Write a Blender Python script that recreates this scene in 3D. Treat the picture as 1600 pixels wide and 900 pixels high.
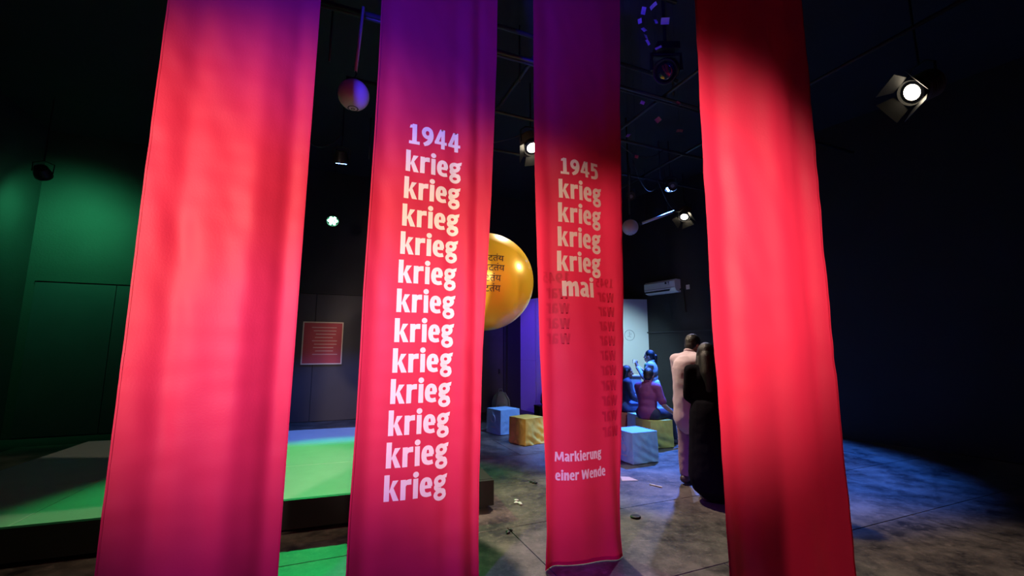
import bpy, bmesh, math, random
from mathutils import Vector, Matrix, noise
random.seed(7)
scene = bpy.context.scene
for o in list(bpy.data.objects): bpy.data.objects.remove(o, do_unlink=True)
R = math.radians
col = scene.collection

# ------------------------------------------------------------------ camera
cd = bpy.data.cameras.new('camera'); cam = bpy.data.objects.new('camera', cd); col.objects.link(cam)
cam.location = (0, 0, 1.55); cam.rotation_euler = (R(98.2), 0, 0)
cd.sensor_width = 36; cd.lens = 15.3; cd.clip_start = .05
scene.camera = cam
# ------------------------------------------------------------------ view and world
scene.view_settings.view_transform = 'Standard'; scene.view_settings.look = 'None'
scene.view_settings.gamma = 1; scene.view_settings.exposure = 0; scene.view_settings.use_curve_mapping = False
w = bpy.data.worlds.new('world'); scene.world = w; w.use_nodes = True
w.node_tree.nodes['Background'].inputs[0].default_value = (.30, .16, .55, 1)
w.node_tree.nodes['Background'].inputs[1].default_value = .09
# ------------------------------------------------------------------ stage spots out of view, the two side ones added
def spot(name, loc, target, color, power, size, blend=.3, radius=.06, parent=None):
    l = bpy.data.lights.new(name, 'SPOT'); l.color = color; l.energy = power
    l.spot_size = R(size); l.spot_blend = blend; l.shadow_soft_size = radius
    o = bpy.data.objects.new(name, l); col.objects.link(o)
    o.location = loc
    o.rotation_euler = (Vector(target) - Vector(loc)).to_track_quat('-Z', 'Y').to_euler()
    return o
spot('front_key_spot', (1.0, -2.4, 2.7), (-.02, 3.2, 1.80), (1, .76, .58), 660, 33, .5, .12)
spot('added_left_spot', (-2.7, -1.2, 2.6), (-1.9, 2.6, 2.2), (1, .76, .62), 1500, 52, 1, .12)  # unseen spot added to brighten the plain left banner
spot('added_right_spot', (2.6, -1.4, 3.0), (1.0, 2.2, 2.0), (1, .76, .62), 1400, 34, 1, .12)  # unseen spot added for even light on the plain right banner
spot('blue_wash_spot', (-.9, -1.2, 2.3), (-.75, 3.1, 4.75), (.04, .03, 1), 2100, 52, 1, .15)
spot('violet_floor_spot', (-1.9, -.8, 3.6), (-.50, 3.1, .35), (.34, .08, 1), 1100, 46, .8, .15)

# ------------------------------------------------------------------ materials
MATS = {}
def mat(name, color, rough=.6, metal=0, var=.12, vscale=6, bump=0, bscale=40, emit=None, estr=0, trans=0, spec=.5, coat=0):
    if name in MATS: return MATS[name]
    m = bpy.data.materials.new(name); m.use_nodes = True; nt = m.node_tree; N = nt.nodes; L = nt.links
    b = N['Principled BSDF']; out = N['Material Output']
    b.inputs['Roughness'].default_value = rough; b.inputs['Metallic'].default_value = metal
    b.inputs['Specular IOR Level'].default_value = spec; b.inputs['Coat Weight'].default_value = coat
    tc = N.new('ShaderNodeTexCoord')
    nz = N.new('ShaderNodeTexNoise'); nz.inputs['Scale'].default_value = vscale; nz.inputs['Detail'].default_value = 5
    L.new(tc.outputs['Object'], nz.inputs['Vector'])
    mx = N.new('ShaderNodeMix'); mx.data_type = 'RGBA'
    mx.inputs['A'].default_value = (*[c * (1 - var) for c in color], 1)
    mx.inputs['B'].default_value = (*[min(1, c * (1 + var)) for c in color], 1)
    L.new(nz.outputs['Fac'], mx.inputs['Factor']); L.new(mx.outputs['Result'], b.inputs['Base Color'])
    if bump:
        n2 = N.new('ShaderNodeTexNoise'); n2.inputs['Scale'].default_value = bscale; n2.inputs['Detail'].default_value = 4
        L.new(tc.outputs['Object'], n2.inputs['Vector'])
        bp = N.new('ShaderNodeBump'); bp.inputs['Strength'].default_value = bump; bp.inputs['Distance'].default_value = .02
        L.new(n2.outputs['Fac'], bp.inputs['Height']); L.new(bp.outputs['Normal'], b.inputs['Normal'])
    if emit:
        b.inputs['Emission Color'].default_value = (*emit, 1); b.inputs['Emission Strength'].default_value = estr
    if trans:
        t = N.new('ShaderNodeBsdfTranslucent'); L.new(mx.outputs['Result'], t.inputs['Color'])
        ms = N.new('ShaderNodeMixShader'); ms.inputs[0].default_value = trans
        L.new(b.outputs[0], ms.inputs[1]); L.new(t.outputs[0], ms.inputs[2]); L.new(ms.outputs[0], out.inputs['Surface'])
    MATS[name] = m
    return m
def floor_mat():
    m = bpy.data.materials.new('scuffed_floor'); m.use_nodes = True; nt = m.node_tree; N = nt.nodes; L = nt.links
    b = N['Principled BSDF']; tc = N.new('ShaderNodeNewGeometry')
    def nz(s, d, rgh=.6):
        n = N.new('ShaderNodeTexNoise'); n.inputs['Scale'].default_value = s; n.inputs['Detail'].default_value = d
        n.inputs['Roughness'].default_value = rgh; L.new(tc.outputs['Position'], n.inputs['Vector']); return n
    a = nz(2.1, 12, .78); f = nz(16, 6, .7)
    r1 = N.new('ShaderNodeValToRGB'); L.new(a.outputs['Fac'], r1.inputs[0])
    r1.color_ramp.elements[0].position = .40; r1.color_ramp.elements[0].color = (.016, .014, .015, 1)
    r1.color_ramp.elements[1].position = .62; r1.color_ramp.elements[1].color = (.15, .125, .105, 1)
    r2 = N.new('ShaderNodeValToRGB'); L.new(f.outputs['Fac'], r2.inputs[0])
    r2.color_ramp.elements[0].position = .53; r2.color_ramp.elements[0].color = (0, 0, 0, 1)
    r2.color_ramp.elements[1].position = .72; r2.color_ramp.elements[1].color = (.6, .6, .6, 1)
    mx = N.new('ShaderNodeMix'); mx.data_type = 'RGBA'; L.new(r2.outputs[0], mx.inputs['Factor'])
    L.new(r1.outputs[0], mx.inputs['A']); mx.inputs['B'].default_value = (.24, .20, .17, 1)
    L.new(mx.outputs['Result'], b.inputs['Base Color'])
    rr = N.new('ShaderNodeMapRange'); L.new(a.outputs['Fac'], rr.inputs[0]); rr.inputs[3].default_value = .28; rr.inputs[4].default_value = .60
    L.new(rr.outputs[0], b.inputs['Roughness'])
    bp = N.new('ShaderNodeBump'); bp.inputs['Strength'].default_value = .25; bp.inputs['Distance'].default_value = .01
    L.new(f.outputs['Fac'], bp.inputs['Height']); L.new(bp.outputs['Normal'], b.inputs['Normal'])
    return m
BLACKW = mat('black_paint_wall', (.020, .019, .022), .75, var=.35, vscale=1.5, bump=.15, bscale=30)
CEILM = mat('black_ceiling', (.016, .015, .02), .8, var=.4, vscale=2)
PIPE = mat('black_pipe', (.045, .043, .05), .42, metal=.3, var=.4, vscale=9)
METAL = mat('black_metal', (.022, .021, .021), .45, metal=.4, var=.2)
FINM = mat('lamp_fin_metal', (.22, .16, .11), .4, metal=.5, var=.2)
RED = mat('red_banner_cloth', (.66, .018, .065), .58, var=.07, vscale=3, bump=.05, bscale=90, trans=.24, spec=.35)
RED2 = mat('show_through_print', (.60, .0155, .057), .58, var=.05, trans=.2, spec=.35)
CREAM = mat('cream_print', (.88, .76, .68), .65, var=.04, trans=.2, spec=.3)
GOLD = mat('gold_balloon_skin', (.85, .55, .035), .27, metal=.2, var=.06, vscale=4, coat=.2)
INK = mat('dark_brown_ink', (.035, .02, .012), .5)
STRING = mat('pale_string', (.45, .38, .30), .8)
PAPERW = mat('white_paper', (.72, .70, .74), .7, var=.06)
WHITEP = mat('white_partition_paint', (.74, .76, .78), .55, var=.04, vscale=2)
GREYP = mat('grey_paint', (.42, .46, .48), .6)
ACW = mat('white_plastic', (.72, .72, .74), .4, var=.03)
ACD = mat('dark_plastic', (.03, .03, .035), .45)
DECK = mat('pale_stage_deck', (.42, .44, .43), .5, var=.12, vscale=5, bump=.1)
SKIN = mat('skin_brown', (.36, .19, .12), .5, var=.06, vscale=12)
SKINL = mat('skin_light_brown', (.52, .33, .24), .5, var=.06, vscale=12)
HAIR = mat('black_hair', (.012, .010, .010), .42, var=.4, vscale=40, bump=.4, bscale=120)
FLOORM = floor_mat()

# ------------------------------------------------------------------ mesh helpers
class MB:
    def __init__(s): s.v = []; s.f = []
    def add(s, vs, fs):
        n = len(s.v); s.v += [tuple(p) for p in vs]; s.f += [tuple(i + n for i in f) for f in fs]; return s
    def box(s, c, d, M=None):
        x, y, z = d[0] / 2, d[1] / 2, d[2] / 2
        vs = [Vector((sx * x, sy * y, sz * z)) for sx in (-1, 1) for sy in (-1, 1) for sz in (-1, 1)]
        if M is not None: vs = [M @ p for p in vs]
        vs = [p + Vector(c) for p in vs]
        return s.add(vs, [(0, 1, 3, 2), (4, 6, 7, 5), (0, 4, 5, 1), (2, 3, 7, 6), (0, 2, 6, 4), (1, 5, 7, 3)])
    def tube(s, pts, r, n=10, caps=True):
        pts = [Vector(p) for p in pts]; rs = r if isinstance(r, (list, tuple)) else [r] * len(pts)
        vs = []; fs = []; up = None
        for i, p in enumerate(pts):
            d = (pts[min(i + 1, len(pts) - 1)] - pts[max(i - 1, 0)]).normalized()
            if up is None: up = Vector((0, 0, 1)) if abs(d.z) < .9 else Vector((1, 0, 0))
            a = d.cross(up)
            if a.length < 1e-5: a = d.orthogonal()
            a.normalize(); b = d.cross(a); up = -b if False else a.cross(d)
            for k in range(n):
                t = 2 * math.pi * k / n; vs.append(p + rs[i] * (a * math.cos(t) + b * math.sin(t)))
        for i in range(len(pts) - 1):
            for k in range(n):
                k2 = (k + 1) % n; fs.append((i * n + k, i * n + k2, (i + 1) * n + k2, (i + 1) * n + k))
        if caps: fs.append(tuple(range(n))[::-1]); fs.append(tuple(range((len(pts) - 1) * n, len(pts) * n)))
        return s.add(vs, fs)
    def lathe(s, prof, n=24, M=None):
        vs = []; fs = []
        for r, z in prof:
            for k in range(n):
                t = 2 * math.pi * k / n; p = Vector((r * math.cos(t), r * math.sin(t), z)); vs.append(M @ p if M is not None else p)
        for i in range(len(prof) - 1):
            for k in range(n):
                k2 = (k + 1) % n; fs.append((i * n + k, i * n + k2, (i + 1) * n + k2, (i + 1) * n + k))
        if prof[0][0] > 1e-4: fs.append(tuple(range(n))[::-1])
        if prof[-1][0] > 1e-4: fs.append(tuple(range((len(prof) - 1) * n, len(prof) * n)))
        return s.add(vs, fs)
    def ball(s, c, r, n=16, m=10, M=None):
        rr = r if isinstance(r, (tuple, list)) else (r, r, r); vs = []; fs = []
        for i in range(m + 1):
            a = math.pi * i / m
            for k in range(n):
                t = 2 * math.pi * k / n
                p = Vector((rr[0] * math.sin(a) * math.cos(t), rr[1] * math.sin(a) * math.sin(t), -rr[2] * math.cos(a)))
                if M is not None: p = M @ p
                vs.append(p + Vector(c))
        for i in range(m):
            for k in range(n):
                k2 = (k + 1) % n; fs.append((i * n + k, i * n + k2, (i + 1) * n + k2, (i + 1) * n + k))
        return s.add(vs, fs)
    def cap(s, p, q, r1, r2, n=14):            # tapered capsule
        p = Vector(p); q = Vector(q); d = (q - p); L = d.length; d = d / L if L > 1e-6 else Vector((0, 0, 1))
        pts = []; rs = []
        for a in (85, 60, 30): pts.append(p - d * r1 * math.sin(R(a))); rs.append(r1 * math.cos(R(a)))
        for t in (0, .33, .66, 1): pts.append(p + d * L * t); rs.append(r1 + (r2 - r1) * t)
        for a in (30, 60, 85): pts.append(q + d * r2 * math.sin(R(a))); rs.append(r2 * math.cos(R(a)))
        return s.tube(pts, rs, n)
    def build(s, name, m, parent=None, smooth=False, bevel=0):
        me = bpy.data.meshes.new(name); me.from_pydata(s.v, [], s.f)
        bm = bmesh.new(); bm.from_mesh(me); bmesh.ops.remove_doubles(bm, verts=bm.verts, dist=1e-5)
        bmesh.ops.recalc_face_normals(bm, faces=bm.faces)
        if bevel:
            bmesh.ops.bevel(bm, geom=[e for e in bm.edges if len(e.link_faces) == 2 and e.calc_face_angle(0) > .5], offset=bevel, segments=2, profile=.6, affect='EDGES')
        bm.to_mesh(me); bm.free()
        if smooth:
            for p in me.polygons: p.use_smooth = True
        me.materials.append(m)
        o = bpy.data.objects.new(name, me); col.objects.link(o)
        if parent: o.parent = parent
        return o
def tag(o, label=None, cat=None, group=None, kind=None):
    if label: o['label'] = label
    if cat: o['category'] = cat
    if group: o['group'] = group
    if kind: o['kind'] = kind
    return o
def empty(name, loc=(0, 0, 0), rz=0, **k):
    o = bpy.data.objects.new(name, None); col.objects.link(o); o.location = loc; o.rotation_euler = (0, 0, rz); o.empty_display_size = .1
    return tag(o, **k)
def track(d, axis='Z'):
    return Vector(d).to_track_quat(axis, 'Y').to_matrix()

AX = R(23); U = Vector((math.cos(AX), math.sin(AX), 0)); V = Vector((-math.sin(AX), math.cos(AX), 0))
CEIL = 5.8; GRID = 5.0
# ------------------------------------------------------------------ structure: floor with sheets, ceiling, walls
fl = MB().box((3, 4.5, -.06), (26, 21, .10)).build('floor', mat('joint_dark', (.012, .011, .011), .8)); tag(fl, kind='structure')
pw, pd = 2.44, 1.22
sheet_me = None
for i in range(-5, 5):
    for j in range(-2, 11):
        c = U * (i * pw + (pw / 2 if j % 2 else 0) + .35) + V * (j * pd + .75)
        if not (-7.5 < c.x < 8 and -1.5 < c.y < 13.2): continue
        if sheet_me is None:
            s0 = MB().box((0, 0, -.005), (pw - .008, pd - .008, .01)).build('floor_sheet', FLOORM, fl, bevel=.002); sheet_me = s0.data; o = s0
        else:
            o = bpy.data.objects.new('floor_sheet', sheet_me); col.objects.link(o); o.parent = fl
        o.location = (c.x, c.y, -.0005 * ((i * 7 + j * 3) % 4)); o.rotation_euler = (0, 0, AX)
ce = MB().box((3, 4.5, CEIL + .05), (26, 21, .1)).build('ceiling', CEILM); tag(ce, kind='structure')
def wall(name, a, b, h=CEIL, t=.12, m=BLACKW, z0=0):
    a = Vector(a); b = Vector(b); d = b - a; o = MB().box((0, 0, h / 2), (d.length, t, h)).build(name, m)
    o.location = ((a.x + b.x) / 2, (a.y + b.y) / 2, z0); o.rotation_euler = (0, 0, math.atan2(d.y, d.x)); return tag(o, kind='structure')
WB0 = Vector((-.63, 11.6, 0))                      # a point of the back wall
corner_r = Vector((2.62, 12.98, 0)); corner_l = WB0 - U * 9.2
wall('wall_back', corner_l.xy.to_3d(), corner_r)
rd = Vector((.566, -.824, 0))
wall('wall_right', corner_r, corner_r + rd * 21.8)
wall('wall_left', corner_l, corner_l - V * 14)
wall('wall_front', corner_l - V * 14, corner_r + rd * 21.8)
# back wall: lower boarding proud of the wall, with a rail on top of it (the seam above head height)
nb = -V
WAINM = mat('dark_board', (.026, .024, .034), .6, var=.3, vscale=2)
wb = MB()
L0 = -9.0
trim = empty('trim_1'); tag(trim, kind='structure')
k = 0
while L0 < -.8:
    c = WB0 + U * (L0 + .6) + nb * .08
    o = MB().box((0, 0, 1.42), (1.19, .03, 2.82)).build('wall_board', WAINM, trim, bevel=.003)
    o.location = c; o.rotation_euler = (0, 0, AX); L0 += 1.2
o = MB().box((0, 0, 2.86), (8.2, .05, .04)).build('rail', BLACKW, trim); o.location = WB0 + U * (-4.9) + nb * .09; o.rotation_euler = (0, 0, AX)
# lit part of the back wall below the balloon, its light painted as grey
d1 = MB().box((0, 0, 1.15), (.95, .05, 2.3)).build('lit_wall_1', mat('lit_grey_wall', (.062, .058, .058), .7, var=.35, vscale=4, bump=.15), bevel=.004)
d1.location = WB0 + U * (-.10) + nb * .10; d1.rotation_euler = (0, 0, AX); tag(d1, kind='structure')
o = MB().box((.36, -.05, 1.02), (.03, .05, .12)).build('added_handle', METAL, d1)
o = MB().box((-.52, 0, 1.17), (.07, .08, 2.38)).box((.52, 0, 1.17), (.07, .08, 2.38)).build('added_frame', BLACKW, d1)

# ------------------------------------------------------------------ lighting grid
grid = empty('lighting_grid', (0, 4, GRID), label='grid of black steel pipes hanging under the dark ceiling', cat='pipe grid')
def pipe(a, b, r=.025, name='pipe'):
    o = MB().tube([Vector(a) - Vector((0, 4, GRID)), Vector(b) - Vector((0, 4, GRID))], r, 10).build(name, PIPE, grid, smooth=True); return o
for p in [(-1.73, 3.55), (0, 4.75), (2.13, 5.6), (2.67, 7.15), (3.18, 8.61)]:
    c = Vector((p[0], p[1], GRID)); pipe(c - U * 5.2, c + U * 4.2)
for p in [(-3.2, 5), (-1.1, 5), (.12, 5.16), (2.3, 5.2), (3.9, 5.5)]:
    c = Vector((p[0], p[1], GRID + .06)); pipe(c - V * 2.8, c + V * 4.2)
for p in [(-2.2, 4.8), (.1, 5.2), (2.2, 5.5), (1.4, 8.0), (-2.6, 7.5), (3.0, 8.4), (4.2, 6.4)]:
    pipe((p[0], p[1], GRID), (p[0], p[1], CEIL), .012, 'hanger')
for a_, b_, sag in (((2.2, 7.5), (3.0, 8.6), .35), ((1.4, 6.2), (2.6, 7.1), .3), ((-1.5, 6.3), (.3, 6.4), .25), ((-3.3, 6.2), (-2.7, 6.5), .3), ((2.9, 8.3), (4.1, 9.9), .4)):
    pts = [Vector((a_[0] + (b_[0] - a_[0]) * t / 12, a_[1] + (b_[1] - a_[1]) * t / 12 - 4, -.03 - sag * 4 * (t / 12) * (1 - t / 12))) for t in range(13)]
    MB().tube(pts, .008, 6).build('cable', PIPE, grid, smooth=True)
# banner row pipe
BC = [Vector((-1.77, 2.615, 0)), Vector((-.611, 3.04, 0)), Vector((.5466, 3.4643, 0))]
pipe(BC[0] - U * 1.0 + Vector((0, 0, GRID + .02)), BC[2] + U * 1.2 + Vector((0, 0, GRID + .02)), .02)
BR = Vector((1.325, 2.17, 0))
pipe(BR - U * .8 + Vector((0, 0, GRID + .02)), BR + U * 1.2 + Vector((0, 0, GRID + .02)), .02)

# ------------------------------------------------------------------ lettering: strokes with widths, laid on the cloth
def cr(pts, closed=False, n=7):
    P = [Vector((*p, 0)) for p in pts]; m = len(P); out = []
    rng = range(m) if closed else range(m - 1)
    for i in rng:
        if closed: a, b, c, d = P[(i - 1) % m], P[i], P[(i + 1) % m], P[(i + 2) % m]
        else: a, b, c, d = P[max(i - 1, 0)], P[i], P[i + 1], P[min(i + 2, m - 1)]
        for k in range(n):
            t = k / n
            out.append(.5 * ((2 * b) + (c - a) * t + (2 * a - 5 * b + 4 * c - d) * t * t + (3 * b - 3 * c + d - a) * t ** 3))
    if not closed: out.append(P[-1])
    return out
def ell(cx, cy, rx, ry, n=8): return [(cx + rx * math.cos(2 * math.pi * k / n), cy + ry * math.sin(2 * math.pi * k / n)) for k in range(n)]
def rect(x0, y0, x1, y1): return ('p', [(x0, y0), (x1, y0), (x1, y1), (x0, y1)])
def S(pts, w, closed=False): return ('s', pts, w, closed)
X = .77
def arch(x0, x1): return S([(x0 - .02, .50), (x0 + .06, .64), ((x0 + x1) / 2 + .06, .685), (x1 - .03, .60), (x1, .46), (x1, .2), (x1, 0)], [.08, .15, .17, .19, .195, .195, .195])
GL = {
 'k': (.56, [rect(0, 0, .2, 1), ('p', [(.18, .30), (.30, .40), (.54, X), (.32, X)]), ('p', [(.20, .42), (.35, 0), (.57, 0), (.34, .53)])]),
 'r': (.42, [rect(0, 0, .2, X), S([(.10, .46), (.19, .62), (.30, .665), (.42, .67)], [.10, .16, .20, .20])]),
 'i': (.21, [rect(.005, 0, .205, X), ('d', (.105, .925), .118)]),
 'e': (.51, [rect(.12, .325, .47, .455), S([(.405, .40), (.405, .52), (.36, .645), (.25, .69), (.15, .63), (.105, .48), (.105, .30), (.15, .15), (.27, .085), (.37, .085), (.47, .11)], [.19, .19, .17, .155, .17, .195, .195, .18, .165, .16, .16])]),
 'g': (.55, [S(ell(.255, .545, .165, .155), .165, True), ('p', [(.30, .62), (.54, .655), (.57, .82), (.33, .755)]),
             S([(.14, .42), (.085, .345), (.10, .27), (.20, .225), (.32, .215)], [.13, .14, .14, .14, .14]), S(ell(.265, .0, .185, .15), .15, True), S([(.30, .17), (.40, .15), (.45, .06)], [.14, .16, .15])]),
 'm': (.80, [rect(0, 0, .2, X), arch(.2, .395), arch(.49, .69)]),
 'n': (.50, [rect(0, 0, .2, X), arch(.2, .395)]),
 'u': (.50, [rect(.3, 0, .5, X), S([(.1, X), (.1, .5), (.1, .26), (.15, .12), (.24, .085), (.34, .15), (.36, .22)], [.195, .195, .195, .18, .16, .13, .08])]),
 'a': (.50, [S([(.05, .655), (.17, .69), (.28, .68), (.355, .60), (.37, .48), (.37, .30), (.37, .14), (.41, .07), (.50, .06)], [.15, .155, .165, .18, .19, .19, .19, .16, .12]),
             S([(.37, .405), (.24, .395), (.13, .33), (.095, .22), (.13, .11), (.22, .085), (.32, .13), (.37, .2)], [.12, .14, .17, .19, .18, .155, .13, .1])]),
 'd': (.52, [rect(.32, 0, .52, 1), S([(.40, .66), (.26, .69), (.15, .62), (.105, .47), (.105, .28), (.15, .14), (.25, .085), (.40, .16)], [.12, .155, .18, .195, .195, .18, .155, .12])]),
 'w': (.86, [('p', [(0, X), (.2, X), (.33, 0), (.14, 0)]), ('p', [(.14, 0), (.33, 0), (.52, X), (.35, X)]), ('p', [(.35, X), (.52, X), (.72, 0), (.53, 0)]), ('p', [(.53, 0), (.72, 0), (.86, X), (.67, X)])]),
 'W': (1.02, [('p', [(0, .94), (.2, .94), (.37, 0), (.15, 0)]), ('p', [(.15, 0), (.37, 0), (.60, .94), (.42, .94)]), ('p', [(.42, .94), (.60, .94), (.87, 0), (.65, 0)]), ('p', [(.65, 0), (.87, 0), (1.02, .94), (.82, .94)])]),
 'M': (.92, [('p', [(0, 0), (.18, 0), (.25, .94), (.05, .94)]), ('p', [(.74, 0), (.92, 0), (.87, .94), (.67, .94)]), ('p', [(.37, .1), (.55, .1), (.26, .94), (.07, .94)]), ('p', [(.37, .1), (.55, .1), (.85, .94), (.66, .94)])]),
 '1': (.50, [rect(.14, 0, .35, .94), ('p', [(.02, .74), (.2, .76), (.35, .94), (.05, .88)]), rect(0, 0, .49, .14)]),
 '9': (.56, [S(ell(.285, .64, .18, .205), .175, True), S([(.465, .66), (.46, .48), (.40, .29), (.28, .15), (.12, .06)], [.19, .20, .20, .19, .14])]),
 '4': (.60, [rect(.31, 0, .49, .94), rect(0, .215, .59, .355), ('p', [(0, .29), (.18, .29), (.43, .94), (.25, .94)])]),
 '5': (.54, [rect(.05, .78, .50, .94), rect(.05, .46, .24, .94), S([(.07, .52), (.24, .58), (.38, .52), (.435, .36), (.41, .19), (.28, .09), (.04, .075)], [.14, .15, .18, .2, .2, .17, .15])]),
 ' ': (.16, []),
}
GAP = .065
def text_polys(txt):
    """quads and strips of a line of text, baseline at 0, ascender 1"""
    x = 0; vs = []; fs = []
    def q(a): n = len(vs); vs.extend(a); return n
    for ch in txt:
        wd, parts = GL[ch]
        for p in parts:
            if p[0] == 'p':
                a, b, c, d = [Vector((*t, 0)) for t in p[1]]; nx, ny = 3, 7; n = len(vs)
                for j in range(ny + 1):
                    for i in range(nx + 1):
                        s, t = i / nx, j / ny
                        vs.append((a.lerp(b, s)).lerp(d.lerp(c, s), t) + Vector((x, 0, 0)))
                for j in range(ny):
                    for i in range(nx): k0 = n + j * (nx + 1) + i; fs.append((k0, k0 + 1, k0 + nx + 2, k0 + nx + 1))
            elif p[0] == 'd':
                n = len(vs); c = Vector((*p[1], 0)) + Vector((x, 0, 0)); vs.append(c)
                for k in range(18): vs.append(c + p[2] * Vector((math.cos(k * math.pi / 9), math.sin(k * math.pi / 9), 0)))
                for k in range(18): fs.append((n, n + 1 + k, n + 1 + (k + 1) % 18))
            else:
                pts = cr(p[1], p[3]); m = len(pts); n = len(vs); W = p[2]
                for i, pt in enumerate(pts):
                    if p[3]: d = pts[(i + 1) % m] - pts[i - 1]; wv = W if not isinstance(W, list) else W[0]
                    else:
                        d = pts[min(i + 1, m - 1)] - pts[max(i - 1, 0)]
                        if isinstance(W, list):
                            t = i / (m - 1) * (len(W) - 1); i0 = min(int(t), len(W) - 2); wv = W[i0] + (W[i0 + 1] - W[i0]) * (t - i0)
                        else: wv = W
                    d.normalize(); nn = Vector((-d.y, d.x, 0)); o = Vector((x, 0, 0))
                    wv *= 1.07; vs.append(pt + nn * wv / 2 + o); vs.append(pt + o); vs.append(pt - nn * wv / 2 + o)
                for i in range(m if p[3] else m - 1):
                    a0 = n + 3 * i; b0 = n + 3 * ((i + 1) % m)
                    fs.append((a0, a0 + 1, b0 + 1, b0)); fs.append((a0 + 1, a0 + 2, b0 + 2, b0 + 1))
        x += wd + GAP
    return vs, fs, x - GAP

def interp(tab, z):
    for (z0, a), (z1, b) in zip(tab, tab[1:]):
        if z <= z1: t = (z - z0) / (z1 - z0); t = max(0, t); return a + (b - a) * t
    return tab[-1][1]
def make_banner(c, left, right, top, bottom, fold, label, lines, seed, ghosts=(), lift=None):
    """cloth hanging in the vertical plane through c along U; left/right = edge tables (z, u)"""
    root = empty('hanging_banner', (c.x, c.y, 0), AX, label=label, cat='banner', group='red text banners hanging in a row')
    def disp(u, z):                              # out-of-plane folds (local +y is away from the viewer)
        t = (z - bottom) / (top - bottom); d = 0
        for (uc, wd, amp, tl, sk) in fold:
            uu = u - uc - sk * (1 - t)
            d += amp * math.exp(-(uu / wd) ** 2) * (1 - t * tl)
        d += .006 * noise.noise(Vector((u * 3 + seed, z * 1.1, seed))) + .0035 * noise.noise(Vector((u * 4, z * 10, seed + 4))) + .005 * noise.noise(Vector((u * 9 + z * 3, z * 2.5, seed + 9)))
        d += .10 * noise.noise(Vector((z * .4, seed, 2.2))) * .25
        # curl of the lower hem
        d += .05 * max(0, 1 - t * 9) ** 2 * math.sin(u * 7 + seed)
        return d
    def surf(u, z):
        zz = z
        return Vector((u, disp(u, z), zz))
    NU, NV = 84, 170; mb = MB(); vs = []; fs = []
    for j in range(NV + 1):
        for i in range(NU + 1):
            s = i / NU; zl = bottom + (top - bottom) * j / NV
            if lift: zl += lift(s) * max(0, 1 - j / NV * 5)
            ul, ur = interp(left, zl), interp(right, zl)
            vs.append(surf(ul + (ur - ul) * s, zl))
    for j in range(NV):
        for i in range(NU): a = j * (NU + 1) + i; fs.append((a, a + 1, a + NU + 2, a + NU + 1))
    mb.add(vs, fs); cl = mb.build('cloth', RED, root, smooth=True)
    # hems, top sleeve and ties
    for s, e in ((0, .008), (1, -.008)):
        mh = MB(); pts = []
        for j in range(NV + 1):
            p = vs[j * (NU + 1) + (NU if s else 0)]; pts.append(p + Vector((e * .4, -.0012, 0)))
        hv = []; hf = []
        for p in pts: hv += [p + Vector((-.005, -.0008, 0)), p + Vector((.005, -.0008, 0))]
        for j in range(NV): hf.append((2 * j, 2 * j + 1, 2 * j + 3, 2 * j + 2))
        mh.add(hv, hf).build('side_hem', RED, cl, smooth=True)
    hv = []; hf = []
    for i in range(NU + 1): p = vs[i]; hv += [p + Vector((0, -.0018, .001)), p + Vector((0, -.0018, .028))]
    for i in range(NU): hf.append((2 * i, 2 * i + 1, 2 * i + 3, 2 * i + 2))
    MB().add(hv, hf).build('bottom_hem', RED, cl, smooth=True)
    ul, ur = interp(left, top), interp(right, top)
    MB().tube([(ul - .04, disp(ul, top), top), (ur + .04, disp(ur, top), top)], .014).build('top_rod', METAL, root, smooth=True)
    for uu in (ul + .05, ur - .05):
        MB().tube([(uu, disp(uu, top), top), (uu, 0, GRID + .04)], .003, 6).build('tie', STRING, root)
    def put(txt, u0, z0, asc, width, m, name, off, mirror=False, shear=0):
        tv, tf, tw = text_polys(txt); sx = width / tw; out = []
        for p in tv:
            xx = (tw - p.x) if mirror else p.x
            u = u0 + xx * sx + shear * p.y * asc; z = z0 + p.y * asc
            q = surf(u, z); out.append(q + Vector((0, -off, 0)))
        MB().add(out, tf).build(name, m, root, smooth=True)
    for g in ghosts: put(*g, RED2, 'show_through_lettering', .0016, True)
    for ln in lines: put(*ln, CREAM, 'lettering', .0034)
    return root
Kf = 3.04 / 2.6                                    # first printed banner stands 3.04 m away
# edge tables in metres along the banner (z, u)
left1 = [(0, -.435), (.19, -.433), (.48, -.433), (.75, -.427), (1.13, -.419), (1.55, -.415), (1.96, -.414), (2.63, -.399), (3.11, -.390), (3.61, -.385), (4.98, -.383)]
right1 = [(0, .414), (.03, .414), (.36, .414), (.65, .415), (1.09, .420), (1.55, .426), (2.01, .450), (2.76, .485), (3.30, .504), (3.86, .521), (4.98, .54)]
left2 = [(0, -.333), (.108, -.327), (.27, -.319), (.62, -.325), (1.07, -.346), (1.55, -.368), (2.03, -.374), (2.54, -.386), (3.01, -.393), (3.9, -.398), (4.98, -.393)]
right2 = [(0, .31), (.17, .317), (.545, .34), (1.03, .361), (1.55, .39), (2.07, .419), (2.63, .437), (3.16, .453), (3.52, .462), (4.15, .482), (4.98, .515)]
z1 = lambda z: 1.55 + (z - 1.55) * Kf
lines1 = [('1944', -.131 * Kf, z1(2.820), .140 * Kf, .331 * Kf)]
for i in range(12):
    t = i / 11; lines1.append(('krieg', (-.145 - .052 * t) * Kf, z1(2.640 - 1.908 * t), .138 * Kf, .352 * Kf, ))
lines2 = [('1945', -.158, 2.991, .150, .366)]
for i in range(4): lines2.append(('krieg', -.177 - .026 * i / 3, 2.783 - .607 * i / 3, .163, .408))
lines2 += [('mai', -.168, 1.976, .157, .29), ('Markierung', -.245, .737, .073, .388), ('einer Wende', -.243, .603, .073, .42)]
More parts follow.
